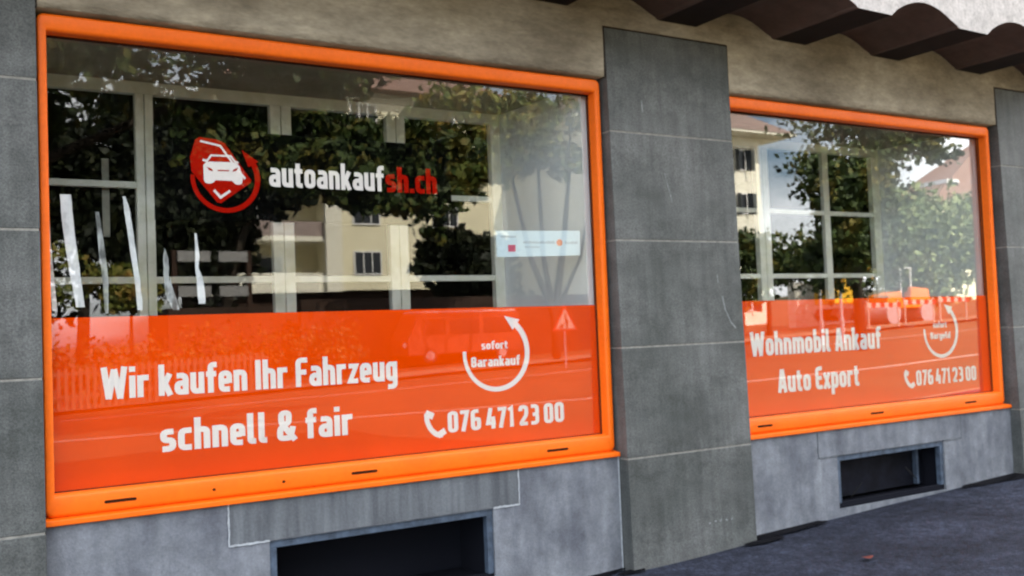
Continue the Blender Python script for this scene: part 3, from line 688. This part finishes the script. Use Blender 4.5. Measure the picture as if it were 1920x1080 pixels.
# street tree whose crown hangs over the first window's reflection
gz = ground_z
cl = auto_clumps(4.6, -13.5, 7.6, 4.6, 3.2, 2.0, 26, 560, 3) + auto_clumps(6.5, -12.6, 5.0, 1.8, 1.8, 1.3, 9, 260, 4) + auto_clumps(8.0, -12.8, 5.2, 1.8, 1.2, 1.0, 9, 300, 14) + auto_clumps(5.0, -13.2, 5.6, 1.8, 1.2, 1.1, 9, 300, 15)
cl += auto_clumps(6.0, -13.5, 8.1, 5.8, 2.5, 1.0, 18, 420, 19, .3)
cl = [c for c in cl if ((c[0]-3.4)/1.5)**2+((c[2]-7.4)/.85)**2 > 1] + auto_clumps(1.3, -13.5, 5.9, 1.5, 1.2, 1.0, 8, 300, 29)
tree('street_tree', 'broad dark street tree reflected along the top of the first window', 'leaf', None,
     [limb(-.9, -14.3, gz(0)-.2, .6, -13.9, 7.5, .26), limb(-.4, -14.1, 3.6, 6.2, -13, 7.2, .13), limb(-.3, -14.1, 4.2, -2.0, -13.6, 7.6, .12), limb(5.0, -13.3, 6.4, 7.8, -12.8, 5.6, .07)], cl, .21, 11)
cl = auto_clumps(5.2, -26.2, 3.0, 1.8, 1.2, 1.2, 9, 280, 6)
tree('garden_tree', 'smaller yellowing garden tree reflected above the picket fence', 'leaf_autumn', None, [limb(5.0, -26.5, gz(5)-.2, 5.2, -26.2, 3.2, .1)], cl, .22, 62)
cl = auto_clumps(1.2, -26.2, 3.4, 2.6, 1.4, 1.6, 12, 300, 5)
tree('garden_tree', 'low yellowing garden tree reflected at the left edge of the first window', 'leaf_autumn', None,
     [limb(2.4, -26.5, gz(2.4)-.2, 1.6, -26.2, 3.4, .12)], cl, .22, 12)
kf = 1.455
TX = lambda x, y, z: (-.57+(x+.57)*kf, .2-((5.89-y)*kf-5.69), 1.5+(z-1.5)*kf)
cl = [TX(*c[:3])+(c[3]*kf, c[4]*kf, c[5]*kf, c[6]) for c in auto_clumps(13.2, -16.2, 6.9, 2.9, 2.4, 1.7, 20, 340, 7) + auto_clumps(11.4, -15.8, 5.6, 1.2, 1.2, 1.1, 9, 260, 8)]
st = []
for (x1, z1, r_t, xm) in ((12.3, 7.2, .10, 13.3), (13.5, 7.6, .09, 13.7), (14.8, 7.6, .11, 14.3), (15.7, 7.0, .06, 14.9)):
    p0 = TX(14.0, -16, 2.0); pm = TX(xm, -16, 3.4); p1 = TX(x1, -16, z1)
    st.append([(p0[0], p0[1], gz(p0[0])-.2, r_t*1.6), (p0[0], p0[1], 2.0, r_t*1.5), (*pm, r_t*1.1), ((pm[0]+p1[0])/2+.1, pm[1], (pm[2]+p1[2])/2, r_t*.7), (*p1, r_t*.25)])
tree('street_tree', 'many stemmed tree reflected beside the right end of the first window', 'leaf_autumn', None, st, cl, .30, 13, 'bark')
# tall dark trees standing in front of the houses
for i, (x, y, z, rx, rz, key, lb) in enumerate([
    (5.5, -40, 7.6, 5.2, 6.2, 'leaf_dark', 'tall dark evergreen behind the picket fence, furthest left'),
    (9.6, -39, 7.4, 3.8, 6.4, 'leaf_dark', 'tall dark evergreen left of the cream house balconies'),
    (13.6, -37, 10.8, 3.8, 3.6, 'leaf_dark', 'high dark tree crown over the cream house balconies'),
    (19.4, -36.5, 9.7, 4.2, 3.3, 'leaf', 'high green tree crown over the cream house window'),
    (22.4, -36, 4.4, 3.4, 3.0, 'leaf_dark', 'rounded dark tree just right of the cream house window'),
    (-2, -38, 7.5, 5.0, 7.0, 'leaf_dark', 'tall dark evergreen beyond the left end of the street')]):
    cl = auto_clumps(x, y, z, rx, rx*.7, rz, 26, 420, 20+i, .4)
    tree('evergreen_tree', lb, key, None, [limb(x-(3.0 if 12 < x < 15 else -4.2 if 18 < x < 20 else 0), y-(0 if x < 12 else 1.5), gz(x)-.3, x+.3, y, z+rz*.5, .3)], cl, .42, 40+i)
# second window: big dark tree, shrubs
cl = auto_clumps(25.6, -15.8, 4.9, 2.2, 2.0, 3.0, 28, 600, 31, .42) + auto_clumps(26.6, -16, 8.0, 3.4, 2.4, 1.0, 12, 240, 32, .4) + auto_clumps(29.6, -16, 7.7, 2.2, 1.8, .9, 9, 230, 38, .4)
tree('lime_tree', 'tall dark tree reflected in the middle of the second window', 'leaf', None, [limb(25.8, -15.8, gz(25.8)-.2, 25.4, -15.8, 7.6, .2), limb(25.8, -15.8, 5, 28.4, -15.8, 8.0, .1)], cl, .22, 33)
cl = auto_clumps(48.8, -29.8, 5.6, 5.4, 3.4, 3.5, 32, 420, 34, .42)
tree('bushy_tree', 'pale round bushy tree reflected at the right of the second window', 'leaf_light', None, [limb(48.5, -29.8, gz(48)-.2, 48.5, -29.8, 5.5, .25)], cl, .34, 35)
cl = auto_clumps(36.0, -29.8, 4.2, 4.4, 2.0, 2.2, 18, 320, 36, .42)
tree('shrub_tree', 'wide green shrub reflected at the left of the second window', 'leaf', None, [limb(36, -29.8, gz(36)-.2, 36, -29.8, 4, .15)], cl, .3, 37)

def house_window(parent, x0, x1, z0, z1, y, panes=3, shut=False):
    f = MB(); f.box(x0, x1, y, y+.10, z0, z1); fo = f.build('window', 'winframe', parent)
    n = panes; w_ = (x1-x0-.12)/n; p = MB()
    for i in range(n): p.box(x0+.06+i*w_+.04, x0+.06+(i+1)*w_-.04, y+.06, y+.112, z0+.10, z1-.10)
    p.build('pane', 'winpane', fo)
    if shut:
        for (hx, sx) in ((x0, -1), (x1, 1)):
            s = MB(); s.hexa([(hx, y+.1, z0), (hx+sx*.25, y+.7, z0-.1), (hx+sx*.3, y+.7, z0-.1), (hx+sx*.05, y+.1, z0), (hx, y+.1, z1), (hx+sx*.25, y+.7, z1-.1), (hx+sx*.3, y+.7, z1-.1), (hx+sx*.05, y+.1, z1)]); s.build('shutter', 'shutter', fo)
# cream apartment house with balconies (y = front face)
H = thing('apartment_house', 'cream apartment house with balconies and red roof reflected in the first window', 'building', 'houses across the street')
yf = -49.8
m_ = MB(); m_.box(20.7, 33, -62, yf, 4.3, 16.4); m_.box(15, 20.7, -62, yf-2.4, 4.3, 16.4); m_.build('wall', 'cream', H)
m_ = MB(); m_.box(20.3, 21.3, yf+.001, yf+.35, 4.2, 16.4); m_.build('corner_pilaster', 'creamlt', H)
m_ = MB(); m_.box(15, 33, -62, yf-.6, -1, 4.28); m_.build('base_wall', 'basewall', H)
for z in (4.2, 7.2, 10.2, 13.2):
    sl = MB(); sl.box(15, 20.3, yf-2.4, yf, z, z+.28); sl.build('balcony_slab', 'creamlt', H)
    rl = MB(); rl.box(15.1, 20.3, yf-.12, yf-.05, z+.28, z+1.15); rl.build('balcony_rail', 'rail' if z > 5 else 'creamlt', H)
    house_window(H, 15.5, 18.5, z+.4, z+2.3, yf-2.4, 2)
    house_window(H, 22.1, 23.9, z+1.0, z+2.45, yf+.001, 3); house_window(H, 27.5, 29.3, z+1.0, z+2.45, yf+.001, 3)
m_ = MB(); m_.hexa([(14, -63, 16.4), (34, -63, 16.4), (34, yf+1.2, 16.4), (14, yf+1.2, 16.4), (18, -57, 20), (30, -57, 20), (30, -55, 20), (18, -55, 20)]); m_.build('roof', 'pinkroof', H)
# white low block with slab balconies behind the left trees
H = thing('garage_block', 'low white block with two bands reflected between the dark trees', 'building', 'houses across the street')
m_ = MB(); m_.box(8.0, 13.5, -38.5, -34.6, .0, 2.9); m_.build('wall', 'basewall', H)
for z in (3.35, 4.75):
    for (a, b) in ((8.4, 9.7), (10.05, 11.2)):
        m_ = MB(); m_.box(a, b, -34.6, -34.45, z, z+.42); m_.build('parapet_panel', 'greypanel', H)
for a in (8.2, 11.2): MB().box(a, a+.2, -34.8, -34.6, 2.9, 5.2).build('post', 'basewall', H)
# cream house in the second window
H = thing('corner_house', 'pale cream house with open shutters and hipped eaves reflected in the second window', 'building', 'houses across the street')
m_ = MB(); m_.box(36, 51.2, -56, -44.8, -.5, 14.6); m_.build('wall', 'creamlt', H)
m_ = MB(); m_.hexa([(34, -58, 14.6), (53.2, -58, 14.6), (53.2, -42.9, 14.6), (34, -42.9, 14.6), (41, -51, 19), (46, -51, 19), (46, -49, 19), (41, -49, 19)]); m_.build('roof', 'greyroof', H)
m_ = MB(); m_.box(34.05, 53.15, -57.95, -42.95, 14.45, 14.59); m_.build('soffit', 'creamlt', H)
for z in (2.2, 5.6, 9.0, 12.1):
    for x in (44.8, 48.9): house_window(H, x, x+.9, z, z+1.5, -44.8, 1, True)
# red roofed house
H = thing('gabled_house', 'house with faded red roof reflected at the top right of the second window', 'building', 'houses across the street')
m_ = MB(); m_.box(91.5, 125, -66, -60, -.5, 13.4); m_.build('wall', 'cream', H)
m_ = MB(); m_.hexa([(91, -66.5, 13.4), (126, -66.5, 13.4), (126, -59.2, 13.4), (91, -59.2, 13.4), (106, -64, 21.5), (118, -64, 21.5), (118, -63, 21.5), (106, -63, 21.5)]); m_.build('roof', 'pinkroof', H)
for x in (95.0, 99.2): 
    m_ = MB(); m_.box(x, x+2.0, -64, -60.2, 14.2, 16.0); dm = m_.build('dormer', 'winframe', H); m_ = MB(); m_.box(x+.3, x+1.7, -60.2, -60.1, 14.4, 15.7); m_.build('pane', 'winpane', dm)
# pale stone garden wall
H = MB()
rg = random.Random(5)
for j in range(6):
    x = 43.0
    while x < 48.8:
        w_ = .7+.5*rg.random(); H.box(x, x+w_-.03, -35.0-.05*rg.random(), -34.5, .9+j*.46, .9+j*.46+.43); x += w_
tag(H.build('garden_wall', 'stone'), 'pale block garden wall reflected low in the second window', 'wall')
H = MB(); H.box(28, 40, -36, -35.5, .0, 2.7); tag(H.build('boundary_wall', 'basewall'), 'dark boundary wall behind the wide green shrub', 'wall')
H = MB(); H.box(13, 34, -33.6, -33.2, -.3, 3.1); tag(H.build('retaining_wall', 'basewall'), 'dark brown retaining wall below the cream apartment house', 'wall')
# picket fence
F_ = thing('picket_fence', 'pale picket fence reflected low in the orange film of the first window', 'fence')
for i in range(46):
    x = .2+i*.19; MB().box(x, x+.09, -24.9, -24.86, gz(x)-.05, gz(x)+1.15).build('picket', 'picket', F_)
m_ = MB()
for dz in (.3, .95): m_.hexa([(.2, -24.96, gz(0)+dz), (9, -24.96, gz(9)+dz), (9, -24.9, gz(9)+dz), (.2, -24.9, gz(0)+dz), (.2, -24.96, gz(0)+dz+.08), (9, -24.96, gz(9)+dz+.08), (9, -24.9, gz(9)+dz+.08), (.2, -24.9, gz(0)+dz+.08)])
m_.build('rail', 'picket', F_)
# hedge behind the fence
hd = foliage('hedge', 'leaf', None, [(x, -26.4, gz(x)+.9, 1.0, .6, 1.0, 420) for x in lin(.0, 12, 14)], .2, 77); tag(hd, 'leafy hedge behind the picket fence', 'hedge')
# parked van
V_ = thing('parked_van', 'dark red van parked across the road, reflected in the orange film', 'van')
vx, vy, vz = 16.8, -31.2, gz(20)-.1
prof = [(0, .35), (0, 1.0), (.15, 1.25), (.55, 2.05), (.75, 2.15), (5.3, 2.15), (5.45, 2.0), (5.5, .4)]
bd = MB(); bd.prism([(vx+p[0], vz+p[1]) for p in prof], vy-1.9, vy); bd.build('body', 'van', V_, bevel=.05)
for (a, b) in ((.75, 1.75), (1.95, 3.4), (3.6, 5.1)): MB().box(vx+a, vx+b, vy, vy+.015, vz+1.2, vz+1.85).build('side_window', 'winpane', V_)
MB().box(vx+.6, vx+5.3, vy-1.7, vy-.1, vz+2.151, vz+2.2).build('roof_rail', 'winframe', V_)
for x in (1.0, 4.5):
    b = MB(); b.tube([(vx+x, vy-.25, vz+.33), (vx+x, vy+.03, vz+.33)], .33, 20); wo = b.build('wheel', 'rubber', V_); b = MB(); b.tube([(vx+x, vy+.03, vz+.33), (vx+x, vy+.045, vz+.33)], .19, 16); b.build('rim', 'metal', wo)
for x in (.0,): MB().box(vx-.02, vx+.1, vy-.5, vy-.15, vz+.7, vz+.9).build('headlight', 'winframe', V_)
# road works sign
R_ = thing('roadworks_sign', 'triangular road works sign reflected above the phone number of the first window', 'sign')
sx, sy, sz = 18.4, -22.0, 1.42
def tri(cx, cz, h): return [(cx-h*.577, cz), (cx+h*.577, cz), (cx, cz+h)]
MB().prism(tri(sx, sz, .92), sy-.03, sy).build('red_triangle', 'sgn_red', R_)
MB().prism(tri(sx, sz+.075, .68), sy, sy+.006).build('white_field', 'sgn_white', R_)
m_ = MB(); Q = lambda pts: [(sx+u*.8, sz+v*.8) for u, v in pts]
m_.prism(Q([(-.36, .12), (-.1, .12), (-.2, .32)]), sy+.006, sy+.012); m_.prism(Q([(.02, .12), (.10, .12), (.16, .40), (.02, .60), (-.06, .56), (.06, .38)]), sy+.006, sy+.012)
m_.prism(Q([(.02+.055*math.cos(t*PI/5), .66+.055*math.sin(t*PI/5)) for t in range(10)]), sy+.006, sy+.012); m_.prism(Q([(-.16, .20), (-.12, .18), (.10, .46), (.06, .48)]), sy+.012, sy+.016); m_.build('pictogram', 'rubber', R_)
m_ = MB(); m_.tube([(sx, sy-.06, gz(sx)-.2), (sx, sy-.06, sz+1.0)], .03, 8); m_.build('pole', 'metal', R_)
# barriers, machine, excavator and poles
for i, (x, lb) in enumerate(((37.0, 'red and white barrier reflected left of the orange machine'), (39.6, 'red and white barrier in front of the orange machine'), (42.2, 'red and white barrier reflected furthest right'))):
    T = thing('road_barrier', lb, 'barrier', 'road works barriers'); z0 = gz(x)
    y = -24.6
    for (dz, nm) in ((.95, 'board'),):
        for j in range(8):
            MB().box(x+j*.3, x+(j+1)*.3-.002, y, y+.04, z0+dz, z0+dz+(.22 if dz > .9 else .12)).build(nm, 'sgn_red' if j % 2 else 'sgn_white', T)
    for xx in (x+.1, x+2.2):
        MB().box(xx, xx+.06, y-.05, y-.003, z0-.1, z0+1.3).build('post', 'sgn_white', T)
        MB().box(xx-.2, xx+.26, y-.3, y+.25, z0-.13, z0-.02).build('foot', 'rubber', T)
X = thing('road_roller', 'orange road roller with white roll bar reflected low in the second window', 'machine'); x0, y0, z0 = 42.0, -27.4, gz(43)-.1
b = MB(); b.prism([(x0, z0+.8), (x0+.1, z0+1.5), (x0+1.2, z0+1.7), (x0+1.3, z0+1.1), (x0+1.9, z0+1.1), (x0+2.0, z0+1.9), (x0+3.4, z0+1.8), (x0+3.6, z0+.8)], y0-1.2, y0); b.build('body', 'machine', X, bevel=.05)
for x in (x0+.4, x0+3.1): b = MB(); b.tube([(x, y0-1.3, z0+.55), (x, y0+.1, z0+.55)], .55, 24); b.build('drum', 'metal', X, smooth=False)
b = MB(); b.tube([(x0+1.3, y0-.1, z0+1.6), (x0+1.3, y0-.1, z0+2.9), (x0+2.1, y0-.1, z0+2.9), (x0+2.1, y0-.1, z0+1.8)], .045, 8); b.build('roll_bar', 'winframe', X)
MB().box(x0+1.4, x0+1.9, y0-.9, y0-.4, z0+1.3, z0+1.9).build('seat', 'rubber', X)
X = thing('mini_excavator', 'orange excavator with raised arm reflected before the dark tree of the second window', 'machine'); x0, y0, z0 = 41.9, -29.6, gz(42)+.2
b = MB(); b.tube([(x0+.7, y0-.5, z0+1.6), (x0+1.0, y0-.3, z0+3.6), (x0+1.6, y0-.2, z0+3.9), (x0+2.0, y0-.1, z0+2.2)], [.16, .13, .12, .07], 8); b.build('arm', 'yellow', X)
b = MB(); b.prism([(x0-1.2, z0+.9), (x0-1.2, z0+1.7), (x0-.4, z0+1.8), (x0-.3, z0+2.7), (x0+.5, z0+2.7), (x0+.7, z0+1.6), (x0+.7, z0+.9)], y0-1.4, y0); b.build('cab', 'yellow', X, bevel=.05)
for s in (-1.4, -.3): b = MB(); b.prism([(x0-1.0, z0), (x0-1.3, z0+.3), (x0-1.0, z0+.65), (x0+.8, z0+.65), (x0+1.1, z0+.3), (x0+.8, z0)], y0+s, y0+s+.4); b.build('track', 'rubber', X)
MB().box(x0-.25, x0+.4, y0, y0+.01, z0+1.8, z0+2.5).build('cab_window', 'winpane', X)
for (x, y, lb) in ((28.5, -19.8, 'thin pale lamp post reflected left of the dark tree'), (29.4, -19.6, 'thin pale lamp post reflected against the dark tree')):
    T = thing('lamp_post', lb, 'lamp post', 'lamp posts across the street')
    b = MB(); b.tube([(x, y, gz(x)-.2), (x, y, gz(x)+.8)], .09, 10); b.build('base', 'metal', T)
    b = MB(); b.tube([(x, y, gz(x)+.8), (x, y, 8.4), (x+.4, y+.3, 8.9), (x+1.0, y+.8, 9.0)], [.055, .04, .035, .03], 8); b.build('pole', 'metal', T)
    b = MB(); b.hexa([(x+.9, y+.65, 8.9), (x+1.5, y+1.1, 8.92), (x+1.4, y+1.3, 8.92), (x+.8, y+.85, 8.9), (x+.95, y+.72, 9.05), (x+1.4, y+1.08, 9.03), (x+1.33, y+1.2, 9.03), (x+.88, y+.85, 9.05)]); b.build('lamp_head', 'metal', T)
